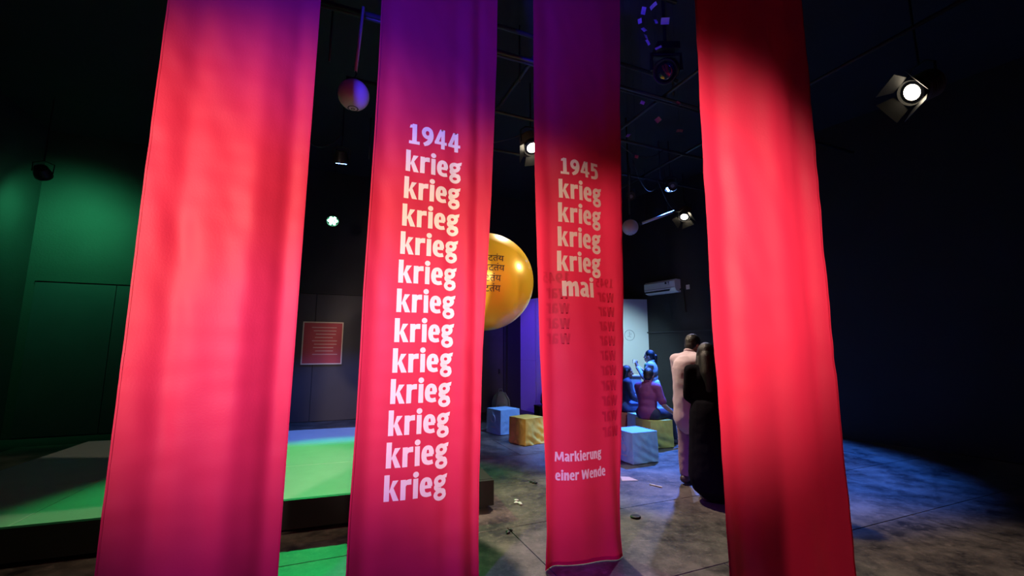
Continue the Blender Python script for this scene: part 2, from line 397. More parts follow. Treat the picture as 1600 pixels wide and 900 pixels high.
gh = [('1945', -.330, 2.075, .092, .22)] + [('war', -.300, 1.955 - .118 * i, .105, .19) for i in range(4)] + [('1945', .150, 2.065, .08, .17)] + [('war', .165, 1.945 - .118 * i, .100, .165) for i in range(10)]
make_banner(BC[1], left1, right1, 4.96, .03, [(-.31, .07, .024, .3, -.03), (.30, .05, -.020, .4, -.02), (.38, .035, .016, .3, -.01), (-.10, .16, -.018, 1.0, .05), (.20, .05, .010, .2, -.03)],
            'tall red cloth banner printed 1944 above twelve rows of krieg', lines1, 3.1)
make_banner(BC[2], left2, right2, 4.96, .004, [(-.27, .07, .032, .4, .02), (.30, .07, -.028, .7, -.03), (.02, .14, -.045, 1.15, -.06), (.22, .07, .055, 1.2, .10)],
            'tall red cloth banner printed 1945, krieg and mai, with Markierung einer Wende below', lines2, 8.7, gh)
plainL = [(0, -.43), (2.5, -.43), (4.98, -.42)]; plainR = [(0, .42), (2.5, .43), (4.98, .44)]
make_banner(BC[0], plainL, plainR, 4.96, .03, [(-.25, .08, .03, .4, .02), (.15, .09, -.03, .5, -.03), (.33, .06, .03, .5, 0)],
            'plain red cloth banner at the left end of the row, left of the 1944 banner', [], 5.5)
make_banner(BR, plainL, plainR, 4.96, .03, [(-.30, .07, .03, .4, .0), (.05, .09, -.025, .5, .03), (.30, .07, .03, .5, 0)],
            'plain red cloth banner on the right, in front of the people standing', [], 6.4)

# ------------------------------------------------------------------ stage platform
SA = R(19); SU = Vector((math.cos(SA), math.sin(SA), 0)); SV = Vector((-math.sin(SA), math.cos(SA), 0))
SC = Vector((-.18, 4.56, 0))
st = empty('stage_platform', SC, SA, label='low black sided stage platform with a pale deck behind the 1944 banner', cat='stage')
for i in range(4):
    for j in range(3):
        MB().box((-.66 - i * 1.22, .66 + j * 1.22, .255), (1.212, 1.212, .03)).build('deck_panel', DECK, st, bevel=.002)
MB().box((-2.47, .025, .1575), (4.94, .05, .235)).build('front_skirt', METAL, st)
MB().box((-.025, 1.86, .1575), (.05, 3.62, .235)).build('side_skirt', METAL, st)
MB().box((-.15, 1.86, .2735), (.30, 3.62, .007)).build('end_shade_strip', METAL, st)  # black strip added to darken the deck's right end like shade
MB().box((-2.5, 1.88, .225), (4.8, 3.5, .03)).build('deck_frame', METAL, st)
for x in (-.10, -2.44, -4.82):
    for y in (.11, 1.83, 3.58):
        MB().box((x, y, .105), (.07, .07, .21)).box((x, y, .01), (.10, .10, .02)).build('foot', METAL, st)

# ------------------------------------------------------------------ gold balloon
BR0 = .52; bc = Vector((-.29, 4.6, 2.28))
ba = empty('gold_balloon', bc, 0, label='big round golden balloon with printed lines hanging between the banners', cat='balloon')
prof = []
for i in range(33):
    a = math.pi * i / 32; r = math.sin(a); z = -math.cos(a)
    prof.append((max(r * BR0, .0005), z * BR0 * (1 if z < .92 else 1.0)))
MB().lathe(prof, 56).build('balloon_skin', GOLD, ba, smooth=True)
MB().lathe([(.018, -.01), (.03, .0), (.022, .02), (.034, .045), (.03, .05), (.004, .04)], 16, Matrix.Translation((0, 0, BR0 - .01))).build('neck_knot', GOLD, ba, smooth=True)
for sx in (-.05, .04):
    MB().tube([(sx * .2, 0, BR0 + .02), (sx * 1.2 - .02, .02, BR0 + .25), (sx - .06, .05, CEIL - bc.z)], .003, 6).build('string', STRING, ba)
def sphere_text(txt, xr, z, size, R0):
    cu = bpy.data.curves.new('t', 'FONT'); cu.body = txt; cu.size = size; cu.align_x = 'RIGHT'; cu.resolution_u = 4; cu.offset = .0006
    ob = bpy.data.objects.new('t', cu); col.objects.link(ob)
    dg = bpy.context.evaluated_depsgraph_get(); dg.update()
    me = bpy.data.meshes.new_from_object(ob.evaluated_get(dg)); bpy.data.objects.remove(ob, do_unlink=True)
    bm = bmesh.new(); bm.from_mesh(me); bmesh.ops.triangulate(bm, faces=bm.faces)
    for _ in range(3): bmesh.ops.subdivide_edges(bm, edges=[e for e in bm.edges if e.calc_length() > .02], cuts=1)
    for v in bm.verts:
        x = xr + v.co.x; zz = z + v.co.y; r2 = (R0 + .0025) ** 2 - x * x - zz * zz
        v.co = Vector((x, -math.sqrt(max(r2, 0)), zz))
    bm.to_mesh(me); bm.free(); me.materials.clear(); me.materials.append(INK)
    o = bpy.data.objects.new('lettering', me); col.objects.link(o); o.parent = ba
for xr, z in ((.212, .128), (.219, .030), (.185, -.072), (.180, -.170)):
    sphere_text('वाटतंय', xr, z, .092, BR0)

# ------------------------------------------------------------------ lamps
def fresnel(name, loc, target, label, color, power, size, lens_col, lens_str, hang=CEIL, sc=1.0, blend=.35):
    root = empty(name, loc, 0, label=label, cat='spotlight')
    d = (Vector(target) - Vector(loc)).normalized(); M = d.to_track_quat('Z', 'Y').to_matrix().to_4x4()
    S_ = Matrix.Scale(sc, 4); T = M @ S_
    MB().lathe([(.06, -.20), (.10, -.18), (.105, -.02), (.118, 0), (.118, .05), (.112, .05), (.10, .03)], 24, T).build('housing', METAL, root, smooth=False)
    for k in range(7):
        z = -.175 + k * .023
        MB().lathe([(.100, z), (.128, z + .001), (.128, z + .009), (.100, z + .010)], 24, T).build('cooling_fin', FINM, root)
    MB().lathe([(.0005, .040), (.05, .036), (.092, .024), (.098, .02)], 24, T).build('lens', mat(name + '_lens', lens_col, .3, emit=lens_col, estr=lens_str), root, smooth=True)
    for a in range(4):
        Rm = Matrix.Rotation(a * math.pi / 2 + .3, 4, 'Z'); tilt = Matrix.Rotation(R(-38 if a % 2 else -28), 4, 'X')
        MM = T @ Rm @ Matrix.Translation((0, .112, .05)) @ tilt
        mb = MB(); wv = .085
        pts = [(-wv, 0, 0), (wv, 0, 0), (wv * 1.5, 0, .13), (-wv * 1.5, 0, .13)]
        vs = [MM @ Vector((x, y + t, z)) for t in (0, .004) for x, y, z in pts]
        mb.add(vs, [(0, 1, 2, 3), (4, 7, 6, 5), (0, 4, 5, 1), (1, 5, 6, 2), (2, 6, 7, 3), (3, 7, 4, 0)]).build('barn_door', METAL, root)
    side = d.cross(Vector((0, 0, 1))).normalized(); up = Vector((0, 0, 1)); hz = hang - loc[2]
    mid = -d * .08 * sc; yk = [mid + side * .13 * sc, mid + side * .14 * sc + up * .16 * sc, mid + side * .07 * sc + up * .22 * sc, mid - side * .07 * sc + up * .22 * sc, mid - side * .14 * sc + up * .16 * sc, mid - side * .13 * sc]
    MB().tube(yk, .009 * sc, 8).build('yoke', METAL, root)
    MB().tube([mid + up * .22 * sc, mid + up * max(.24 * sc, hz)], .012, 8).box(mid + up * max(.25 * sc, hz), (.05, .06, .07)).build('clamp', METAL, root)
    l = spot(name + '_beam', Vector(loc) + d * .09 * sc, target, color, power, size, blend, .07); l.parent = root; l.location = d * .09 * sc
    return root
fresnel('fresnel_lamp', (.31, 6.4, 4.70), (1.4, 3.5, 0), 'ribbed spotlight glowing warm white between the two printed banners', (1, .80, .60), 1050, 62, (1, .86, .62), 14, sc=1.2, blend=.5)
fresnel('fresnel_lamp', (4.10, 10.0, 4.72), (2.35, 7.2, .5), 'ribbed spotlight with a dazzling white lens above the air conditioner', (.62, .62, 1), 330, 62, (1, .9, .8), 14, sc=1.15)
fresnel('fresnel_lamp', (4.7, 4.7, 4.55), (-.29, 4.6, 2.1), 'ribbed spotlight glowing white at the far right, aimed at the balloon', (1, .85, .6), 900, 26, (1, .95, .88), 10, sc=1.3)
fresnel('fresnel_lamp', (1.35, 7.9, 4.75), (2.8, 11.3, .9), 'dark spotlight behind the 1945 banner aimed at the white partition', (.55, .88, 1), 1300, 42, (.7, .9, 1), 4, blend=.9)
def led_par(loc, target, label, color, power, size, em, estr, tall=.11, blend=.4):
    root = empty('led_par_lamp', loc, 0, label=label, cat='stage lamp')
    d = (Vector(target) - Vector(loc)).normalized(); T = d.to_track_quat('Z', 'Y').to_matrix().to_4x4()
    MB().lathe([(.05, -.16), (.085, -.15), (.115, -.03), (.118, .03), (.112, .03), (.105, .0)], 24, T).build('housing', METAL, root)
    lm = mat('led_' + label[:8], em, .3, emit=em, estr=estr)
    for k in range(7):
        a = k * math.pi / 3; r = 0 if k == 6 else .068
        MB().ball(T @ Vector((r * math.cos(a), r * math.sin(a), .012)), (.026,) * 3, 12, 8).build('led_lens', lm, root, smooth=True)
    side = d.cross(Vector((0, 0, 1))).normalized(); up = Vector((0, 0, 1)); hz = CEIL - loc[2]; mid = -d * .05
    MB().tube([mid + side * .125, mid + side * .13 + up * .15, mid + up * .2, mid - side * .13 + up * .15, mid - side * .125], .008, 8).build('bracket', METAL, root)
    MB().tube([mid + up * .2, mid + up * max(.24, hz)], .01, 8).build('drop_pipe', METAL, root)
    l = spot('led_beam', Vector(loc) + d * .09, target, color, power, size, blend, .07); l.parent = root; l.location = d * .09
    return root
led_par((-2.69, 6.5, 4.5), (-3.2, 8.3, .3), 'blue stage lamp with glowing lenses high left of the 1944 banner', (.08, .22, 1), 900, 60, (.15, .35, 1), 30)
led_par((-3.62, 8.5, 4.15), (-1.5, 4.1, .2), 'green stage lamp glowing at the left, below the blue lamp', (.03, 1, .22), 900, 52, (.25, 1, .55), 30)
led_par((-7.8, 6.9, 4.45), (-8.2, 7.6, 4.0), 'green stage lamp lighting the wall at the far upper left', (.06, 1, .35), 260, 130, (.3, 1, .6), 22, blend=1)  # made-up lamp, added for a green glow on the wall
led_par((3.2, 8.4, 4.8), (3.0, 7.4, 0), 'blue stage lamp pointing down above the seated people', (.03, .17, 1), 5200, 66, (.1, .3, 1), 3)
led_par((1.35, 6.6, 4.85), (0.0, 8.15, .2), 'pale violet stage lamp pointing down before the fabric cubes', (.26, .46, 1), 1100, 36, (.3, .25, 1), 3, blend=.8)
led_par((3.6, 5.7, 4.9), (2.15, 7.2, .3), 'pale blue stage lamp pointing down before the seated people', (.45, .68, 1), 620, 42, (.3, .5, 1), 2, blend=.8)
led_par((-1.3, 8.6, 4.8), (.55, 11.5, 1.5), 'purple stage lamp lighting the side of the white partition', (.12, .03, 1), 650, 34, (.4, .2, 1), 3, blend=.8)
# dark moving head lamp among the paper scraps
mh = empty('moving_head_lamp', (1.78, 4.6, 4.74), 0, label='black round moving head lamp with a faint blue glint at upper right', cat='stage lamp')
Tm = track(Vector((-.5, -.6, -.6))).to_4x4()
MB().lathe([(.05, -.16), (.11, -.13), (.14, -.02), (.14, .08), (.125, .09), (.12, .07)], 28, Tm).build('head', METAL, mh, smooth=True)
MB().lathe([(.0005, .085), (.07, .08), (.118, .068)], 28, Tm).build('lens', mat('dark_glass', (.01, .012, .03), .06, spec=.8, coat=1), mh, smooth=True)
MB().tube([(-.17, 0, 0), (-.17, 0, .2), (.17, 0, .2), (.17, 0, 0)], .022, 8).build('yoke', METAL, mh)
MB().box((0, 0, .25), (.26, .22, .09)).build('base', METAL, mh, bevel=.01)
MB().tube([(0, 0, .29), (0, 0, CEIL - 4.74)], .02, 8).build('drop_pipe', METAL, mh)
# two small dark fixtures on the grid
for (p, tgt, lab) in (((2.25, 7.9, 4.45), (1.2, 4, 2), 'small dark unlit spotlight just right of the 1945 banner'), ((3.08, 8.0, 4.70), (2.0, 4, 2), 'small dark unlit spotlight above the white globe lamp')):
    r = empty('unlit_spotlight', p, 0, label=lab, cat='spotlight'); T = track(Vector(tgt) - Vector(p)).to_4x4()
    MB().lathe([(.05, -.15), (.075, -.14), (.08, .08), (.09, .10), (.085, .10), (.07, .06)], 20, T).build('housing', METAL, r)
    MB().lathe([(.0005, .065), (.07, .055)], 20, T).build('lens', mat('unlit_glass', (.25, .22, .22), .1), r)
    MB().tube([(-.09, 0, 0), (-.09, 0, .14), (.09, 0, .14), (.09, 0, 0)], .007, 6).tube([(0, 0, .14), (0, 0, GRID - p[2])], .01, 6).build('yoke', PIPE, r)
# globe lamps
GLB = mat('off_white_globe', (.62, .56, .60), .5, var=.15, vscale=5)
def globe(loc, r, top, label, roddx=0, rodm=STRING):
    g = empty('globe_lamp', loc, 0, label=label, cat='globe')
    mb = MB(); mb.ball((0, 0, 0), r, 32, 20).build('shade', GLB, g, smooth=True)
    MB().lathe([(r * .25, r * .96), (r * .28, r * 1.0), (r * .12, r * 1.10), (r * .1, r * 1.25)], 16).build('collar', METAL, g)
    MB().tube([(0, 0, r * 1.25), (roddx * .1 + .01, 0, r * 1.5), (roddx * .12, 0, r * 1.75)], .008, 8).build('hook', METAL, g)
    MB().tube([(roddx * .12, 0, r * 1.7), (roddx, 0, top - loc[2])], .016, 10).build('rod', rodm, g, smooth=True)
    MB().lathe([(r * .1, -r * .995), (r * .34, -r * .945), (r * .34, -r * .96)], 20).build('bottom_ring', METAL, g)
    return g
globe((-1.57, 4.0, 4.06), .150, 5.03, 'larger off white globe hanging from a pale rod at upper left', .05, mat('pale_rod', (.62, .55, .60), .5))
globe((2.10, 7.5, 3.72), .140, CEIL, 'smaller white globe hanging beside the right edge of the 1945 banner', 0, METAL)
# tube of light hung at a slant
tl = empty('tube_batten', (2.75, 8.0, 4.04), 0, label='thin pale tube hung at a slant right of the smaller globe', cat='tube')
MB().tube([(-.29, 0, -.10), (.30, 0, .12)], .026, 12).build('tube', mat('pale_tube', (.5, .48, .6), .4), tl, smooth=True)
for x, z in ((-.31, -.107), (.32, .127)): MB().tube([(x - .02, 0, z - .007), (x + .02, 0, z + .007)], .03, 12).build('end_cap', METAL, tl)
for x, z in ((-.22, -.07), (.22, .09)): MB().tube([(x, 0, z), (x * .9, 0, GRID - 4.04)], .003, 6).build('wire', METAL, tl)

# ------------------------------------------------------------------ paper scraps on threads
pix = [(1.31, 4.90, .055, .095, .2, .1), (1.41, 4.96, .05, .09, .5, .9), (1.27, 4.79, .07, .045, .1, .5), (1.43, 4.79, .035, .075, .9, .3), (1.52, 4.79, .105, .07, .3, -.6),
       (1.31, 4.70, .06, .07, .5, .4), (1.32, 4.62, .06, .06, .2, .7), (1.34, 4.56, .035, .07, .8, .2), (1.44, 4.50, .09, .025, .2, .3),
       (1.26, 3.92, .05, .04, .4, .1), (1.40, 3.74, .06, .06, .2, .3), (1.60, 3.63, .04, .07, .5, .5), (1.11, 3.58, .05, .05, .1, .8), (1.18, 3.37, .045, .04, .6, .1), (1.60, 3.91, .05, .05, .3, .2)]
for i, (x, z, a, b, ry, rx) in enumerate(pix):
    r = empty('paper_scrap', (x, 3.9, z), 0, label='largest white paper scrap, tilted, in the dangling cluster at upper right' if i == 4 else 'small white paper scrap dangling on a thread in the dark upper right', cat='paper', group='paper scraps on threads at upper right')
    M3 = Matrix.Rotation(ry, 3, 'Y') @ Matrix.Rotation(rx, 3, 'X') @ Matrix.Rotation(i * 1.3, 3, 'Z') if False else Matrix.Rotation(ry + i * .7, 3, 'Y') @ Matrix.Rotation(rx, 3, 'X')
    vs = []; n = 5
    for j in range(n + 1):
        for k in range(2):
            s = j / n - .5; vs.append(M3 @ Vector(((k - .5) * a * .8, .25 * b * s * s * (1 if i % 2 else -1), s * b * .85)))
    MB().add(vs, [(2 * j, 2 * j + 1, 2 * j + 3, 2 * j + 2) for j in range(n)]).build('sheet', PAPERW, r)
    MB().tube([(0, 0, 0), (0, 0, CEIL - z)], .0008, 5).build('thread', METAL, r)

# ------------------------------------------------------------------ white partition, emblem, plinth
PC = Vector((.62, 11.2, 0)); PR = Vector((3.60, 11.48, 0)); PL = Vector((.22, 11.92, 0))
pt = empty('white_partition', PC, 0, label='tall white display partition behind the 1945 banner, ring emblem on it', cat='partition')
fdir = (PR - PC); fa = math.atan2(fdir.y, fdir.x); sdir = (PL - PC); sa = math.atan2(sdir.y, sdir.x); HP = 2.90
npan = 3; fl_ = fdir.length / npan
for i in range(npan):
    for (z0, z1_) in ((0, 1.02), (1.02, HP)):
        o = MB().box((fl_ * (i + .5), .03, (z0 + z1_) / 2), (fl_ - .003, .06, z1_ - z0 - .003)).build('front_panel', WHITEP, pt, bevel=.002); o.rotation_euler = (0, 0, fa)
for (z0, z1_) in ((0, 1.30), (1.30, HP)):
    o = MB().box((sdir.length / 2 + .035, -.03, (z0 + z1_) / 2), (sdir.length - .07, .06, z1_ - z0 - .004)).build('side_panel', WHITEP, pt, bevel=.002); o.rotation_euler = (0, 0, sa)
em = empty('ring_emblem'); em.parent = pt; em.rotation_euler = (0, 0, fa); em.location = (0, 0, 0)
bpy.data.objects.remove(em)
ex, ez = 2.46, 1.95
def ring(r, t): 
    pts = [(ex + r * math.cos(a * math.pi / 20), -.004, ez + r * math.sin(a * math.pi / 20)) for a in range(41)]
    return MB().tube(pts, t, 6)
mb = ring(.135, .006); mb.tube([(ex, -.004, ez + .09), (ex, -.004, ez - .02)], .006, 6).tube([(ex - .05, -.004, ez - .02), (ex + .04, -.004, ez - .05)], .006, 6).tube([(ex + .04, -.004, ez + .06), (ex + .04, -.004, ez)], .005, 6)
o = mb.build('ring_emblem', mat('grey_emblem', (.30, .33, .36), .5), pt); o.rotation_euler = (0, 0, fa); o['label'] = 'thin grey ring emblem'
# plinth / lectern beside the seated pair
pl = empty('display_plinth', (2.50, 9.7, 0), R(8), label='pale grey plinth standing behind the seated woman', cat='plinth')
MB().box((0, 0, .50), (.50, .40, 1.0)).build('body', GREYP, pl, bevel=.004)
MB().box((0, 0, 1.015), (.54, .44, .03)).build('top', WHITEP, pl, bevel=.004)
MB().box((0, 0, .03), (.52, .42, .06)).build('kick_board', METAL, pl)
# low black table with papers, between the two seated people
tb = empty('low_table', (2.32, 9.06, 0), R(10), label='low black table between the two seated people', cat='table')
MB().box((0, 0, .68), (.42, .36, .03)).build('table_top', METAL, tb, bevel=.003)
for x in (-.18, .18):
    for y in (-.15, .15): MB().box((x, y, .335), (.03, .03, .67)).build('leg', METAL, tb)
pp = MB().box((0, 0, 0), (.20, .012, .30)).build('leaflet', PAPERW, bevel=.002); pp.location = (2.38, 8.86, .545); pp.rotation_euler = (0, 0, R(10)); tag(pp, 'white leaflet hanging at the front of the low black table', 'leaflet')

# ------------------------------------------------------------------ air conditioner and switch on the right wall
def on_right(s, z, off): p = corner_r + rd * s + Vector((-.824, -.566, 0)) * off; return Vector((p.x, p.y, z))
nrm = Vector((-.824, -.566, 0)); wa = math.atan2(rd.y, rd.x)
ac = empty('air_conditioner', on_right(2.36, 2.98, .065), wa, label='white split air conditioner mounted high on the dark right wall', cat='air conditioner')
acL = .92
prof = [(0, .0), (0, .32), (-.17, .32), (-.235, .27), (-.235, .10), (-.19, .03), (-.10, .0)]
vs = [(sx * acL / 2, y, z) for sx in (-1, 1) for y, z in prof]; n = len(prof)
fs = [tuple(range(n)), tuple(range(2 * n - 1, n - 1, -1))] + [(i, (i + 1) % n, (i + 1) % n + n, i + n) for i in range(n)]
MB().add(vs, fs).build('body', ACW, ac, bevel=.008)
MB().box((-.07, -.222, .062), (.74, .012, .07), Matrix.Rotation(R(-35), 3, 'X')).build('louver', ACD, ac)
MB().box((0, -.237, .112), (acL - .02, .004, .008)).build('panel_gap', ACD, ac)
MB().box((.20, -.237, .235), (.05, .004, .05)).build('badge', ACD, ac)
MB().box((.28, -.237, .245), (.03, .004, .03)).box((.28, -.237, .205), (.022, .004, .016)).build('badge', ACD, ac)
MB().box((.33, -.237, .08), (.02, .004, .015)).build('indicator', PAPERW, ac)
MB().tube([(.48, -.08, .06), (.56, -.05, .05), (.58, -.03, -.5)], .02, 8).build('drain_pipe', METAL, ac)
sw = empty('wall_switch', on_right(3.02, 3.08, .065), wa, label='small white switch plate right of the air conditioner', cat='switch')
MB().box((0, -.01, 0), (.09, .02, .11)).build('plate', ACW, sw, bevel=.004); MB().box((0, -.024, 0), (.03, .012, .05)).build('rocker', ACW, sw, bevel=.003)
# conduit line on the right wall
o = MB().box((0, 0, 2.02), (3.0, .03, .03)).build('trim_2', PIPE); o.location = on_right(3.2, 0, .075); o.rotation_euler = (0, 0, wa); tag(o, kind='structure')

# ------------------------------------------------------------------ red framed poster on the left of the back wall
ps = empty('red_poster', WB0 + U * (-4.02) + nb * .13 + Vector((0, 0, 1.27)), AX, label='red framed text poster on the dark wall left of the 1944 banner', cat='poster')
MB().box((0, 0, .45), (.80, .02, .90)).build('sheet', mat('poster_red', (.42, .03, .05), .6, var=.1), ps)
fr = mat('pale_wood_frame', (.60, .48, .36), .5)
for c, d in (((-.41, -.005, .45), (.025, .035, .95)), ((.41, -.005, .45), (.025, .035, .95)), ((0, -.005, .915), (.80, .035, .025)), ((0, -.005, -.012), (.80, .035, .025))): MB().box(c, d).build('frame_rail', fr, ps)
for k in range(9): MB().box((.02 + .02 * (k % 3), -.0115, .80 - k * .075), (.52 - .05 * (k % 4), .002, .018)).build('print_line', mat('poster_print', (.55, .30, .30), .6), ps)

# ------------------------------------------------------------------ fabric covered cubes
def fabric_cube(loc, rz, size, h, m, label, seed, creases=1.0, prints=()):
    root = empty('fabric_cube', loc, rz, label=label, cat='cube seat', group='fabric covered cube seats')
    bm = bmesh.new(); bmesh.ops.create_cube(bm, size=1)
    bmesh.ops.subdivide_edges(bm, edges=bm.edges, cuts=22, use_grid_fill=True)
    for v in bm.verts:
        p = v.co.copy(); x, y, z = p
        s = size * (1 + .03 * (.5 - z)); px, py, pz = x * s, y * s, (z + .5) * h
        side = max(abs(x), abs(y)) > .499; topd = .5 - z
        if side:
            nr = Vector((x if abs(x) > .499 else 0, y if abs(y) > .499 else 0, 0)).normalized()
            t = x if abs(y) > .499 else y
            q = Vector((t * 3 + seed, z * 2.2 + t * 1.4, seed + (3 if abs(y) > .499 else 0)))
            dd = .022 * noise.noise(q) + .012 * noise.noise(q * 2.4) + .010 * math.sin((z * 7 + t * 4 * math.sin(seed)) * 3 + seed) * max(0, topd - .15)
            edge = min(1, (.5 - abs(t)) * 9 + .25)
            px += nr.x * dd * creases * min(1, topd * 5) * edge; py += nr.y * dd * creases * min(1, topd * 5) * edge
        if z > .499: pz += .010 * (1 - (2 * x) ** 2) * (1 - (2 * y) ** 2) + .004 * noise.noise(Vector((x * 4, y * 4, seed)))
        if z < -.499 and side: pz += .008 + .010 * noise.noise(Vector((x * 5 + seed, y * 5, 0)))
        v.co = (px, py, max(pz, .001))
    me = bpy.data.meshes.new('cover'); bm.to_mesh(me); bm.free()
    for p in me.polygons: p.use_smooth = True
    me.materials.append(m); o = bpy.data.objects.new('cover', me); col.objects.link(o); o.parent = root
    md = o.modifiers.new('b', 'BEVEL'); md.width = .006; md.segments = 2; md.angle_limit = R(50); md.limit_method = 'ANGLE'
    sq = size * .5 * .985; pts = [(-sq, -sq, h), (sq, -sq, h), (sq, sq, h), (-sq, sq, h), (-sq, -sq, h)]
    for a, b in zip(pts, pts[1:]): MB().tube([a, b], .005, 6).build('piping', m, root, smooth=True)
    s2 = size * .5 + .012
    for (face, kind, fx, fz, r) in prints:
        mb = MB(); P = lambda a, b: (a, -s2, b) if face == 'f' else (-s2, -a, b)
        if kind == 'ring':
            mb.tube([P(fx + r * math.cos(t * math.pi / 12), fz + r * 1.1 * math.sin(t * math.pi / 12)) for t in range(25)], .006, 6)
        elif kind == 'disc':
            mb.add([P(fx, fz)] + [P(fx + r * math.cos(t * math.pi / 10), fz + r * math.sin(t * math.pi / 10)) for t in range(20)], [(0, 1 + t, 1 + (t + 1) % 20) for t in range(20)])
        else:
            mb.add([P(fx - r, fz - .012), P(fx + r, fz - .012), P(fx + r, fz + .012), P(fx - r, fz + .012)], [(0, 1, 2, 3)])
        mb.build('print', mat('faint_blue_print', (.42, .52, .66), .7), root)
    return root
CB = mat('pale_blue_fabric', (.26, .50, .74), .75, var=.08, vscale=5, bump=.15, bscale=60)
CT = mat('pale_teal_fabric', (.42, .66, .66), .75, var=.08, vscale=5, bump=.15, bscale=60)
CY = mat('mustard_fabric', (.62, .40, .05), .75, var=.1, vscale=5, bump=.15, bscale=60)
CYO = mat('olive_yellow_fabric', (.50, .46, .10), .75, var=.1, vscale=5, bump=.15, bscale=60)
CR = mat('rust_fabric', (.42, .08, .04), .75, var=.1, vscale=5, bump=.15, bscale=60)
fabric_cube((.25, 7.70, 0), R(40), .42, .43, CY, 'crumpled mustard yellow fabric cube left of the 1945 banner', 1.7, 1.1)
fabric_cube((-.17, 8.63, 0), R(38), .45, .45, CB, 'pale blue fabric cube beside the 1944 banner, backpack behind it', 4.2, .55, [('l', 'ring', .0, .28, .06), ('l', 'bar', 0, .13, .07)])
fabric_cube((1.77, 6.52, 0), R(24), .44, .42, CB, 'pale blue fabric cube in front of the seated man, right of the 1945 banner', 7.9, .6, [('l', 'ring', .03, .31, .035), ('l', 'disc', .04, .20, .05), ('l', 'bar', .03, .10, .07)])
fabric_cube((2.35, 7.46, 0), R(18), .42, .43, CYO, 'olive yellow fabric cube under the man in the purple shirt', 2.6, .7)
fabric_cube((2.38, 8.06, 0), R(24), .43, .43, CT, 'pale teal fabric cube behind the olive yellow one', 5.1, 1.0)
fabric_cube((2.06, 8.42, 0), R(24), .42, .42, CR, 'rust red fabric cube under the seated woman with long hair', 6.6, .6)

# ------------------------------------------------------------------ backpack and dark bag
def backpack(loc, rz, sc, m, label):
    r = empty('backpack', loc, rz, label=label, cat='backpack')
    mb = MB(); mb.ball((0, 0, .22 * sc), (.16 * sc, .10 * sc, .22 * sc), 20, 14); mb.ball((0, .0, .12 * sc), (.17 * sc, .11 * sc, .12 * sc), 20, 12)
    mb.build('bag_body', m, r, smooth=True)
    MB().ball((0, -.09 * sc, .14 * sc), (.11 * sc, .05 * sc, .11 * sc), 16, 10).build('front_pocket', m, r, smooth=True)
    for s in (-1, 1):
        MB().tube([(s * .06 * sc, -.05 * sc, .42 * sc), (s * .11 * sc, -.12 * sc, .30 * sc), (s * .13 * sc, -.12 * sc, .12 * sc), (s * .12 * sc, -.06 * sc, .03 * sc)], .014 * sc, 8).build('strap', m, r, smooth=True)
    MB().tube([(-.04 * sc, 0, .43 * sc), (-.03 * sc, 0, .48 * sc), (.03 * sc, 0, .48 * sc), (.04 * sc, 0, .43 * sc)], .008, 6).build('top_handle', m, r)
backpack((-.27, 10.6, 0.0), R(20), 1.35, mat('slate_bag', (.30, .36, .42), .7, bump=.2, bscale=25), 'dark slate backpack standing by the wall behind the pale blue cube')
bx = empty('black_case', (.80, 10.7, 0), R(20), label='black case on the floor by the foot of the white partition', cat='case')
MB().box((0, 0, .12), (.45, .35, .22)).build('case_body', METAL, bx, bevel=.01); MB().box((0, 0, .245), (.46, .36, .03)).build('lid', METAL, bx, bevel=.006)
for x in (-.12, .12): MB().box((x, -.18, .20), (.05, .015, .05)).build('latch', PIPE, bx)
backpack((.80, 10.68, .26), R(30), .8, mat('violet_grey_bag', (.13, .10, .15), .7, bump=.2, bscale=25), 'small violet grey bag resting on the black case')

# ------------------------------------------------------------------ people
def remeshed(mb, name, m, parent, voxel, smooth=6):
    o = mb.build(name, m, None)
    md = o.modifiers.new('r', 'REMESH'); md.mode = 'VOXEL'; md.voxel_size = voxel
    ms = o.modifiers.new('s', 'SMOOTH'); ms.iterations = smooth; ms.factor = .5
    dg = bpy.context.evaluated_depsgraph_get(); me = bpy.data.meshes.new_from_object(o.evaluated_get(dg))
    old = o.data; o.modifiers.clear(); o.data = me; bpy.data.meshes.remove(old)
    for p in me.polygons: p.use_smooth = True
    if not me.materials: me.materials.append(m)
    o.parent = parent; return o
def hand(mb, wr, d, n, side, curl=.5, sc=1.0):
    """wrist, finger direction, palm normal; side=+1 thumb towards n x d"""
    wr = Vector(wr); d = Vector(d).normalized(); n = Vector(n); n = (n - d * n.dot(d)).normalized(); s = d.cross(n) * side
    for k in range(4):
        b = s * (k - 1.5) * -.021 * sc
        mb.cap(wr + b * .7 + d * .01 * sc, wr + b + d * .085 * sc, .015 * sc, .0125 * sc, 8)
    L = [.070, .078, .072, .056]
    for k in range(4):
        p = wr + s * (k - 1.5) * -.021 * sc + d * .085 * sc; a = 0
        for seg in range(3):
            a += curl * (.75 + .1 * k); dd = d * math.cos(a) + n * math.sin(a); q = p + dd * L[k] * sc * (.45, .32, .23)[seg]
            mb.cap(p, q, (.0105, .0095, .0085)[seg] * sc, (.0095, .0085, .007)[seg] * sc, 8); p = q
    p = wr + s * .026 * sc + d * .025 * sc; q = p + (s * .75 + d * .6 + n * .3).normalized() * .045 * sc; mb.cap(p, q, .013 * sc, .0115 * sc, 8)
    q2 = q + (d * .85 + s * .15 + n * .45).normalized() * .034 * sc; mb.cap(q, q2, .0115 * sc, .009 * sc, 8)
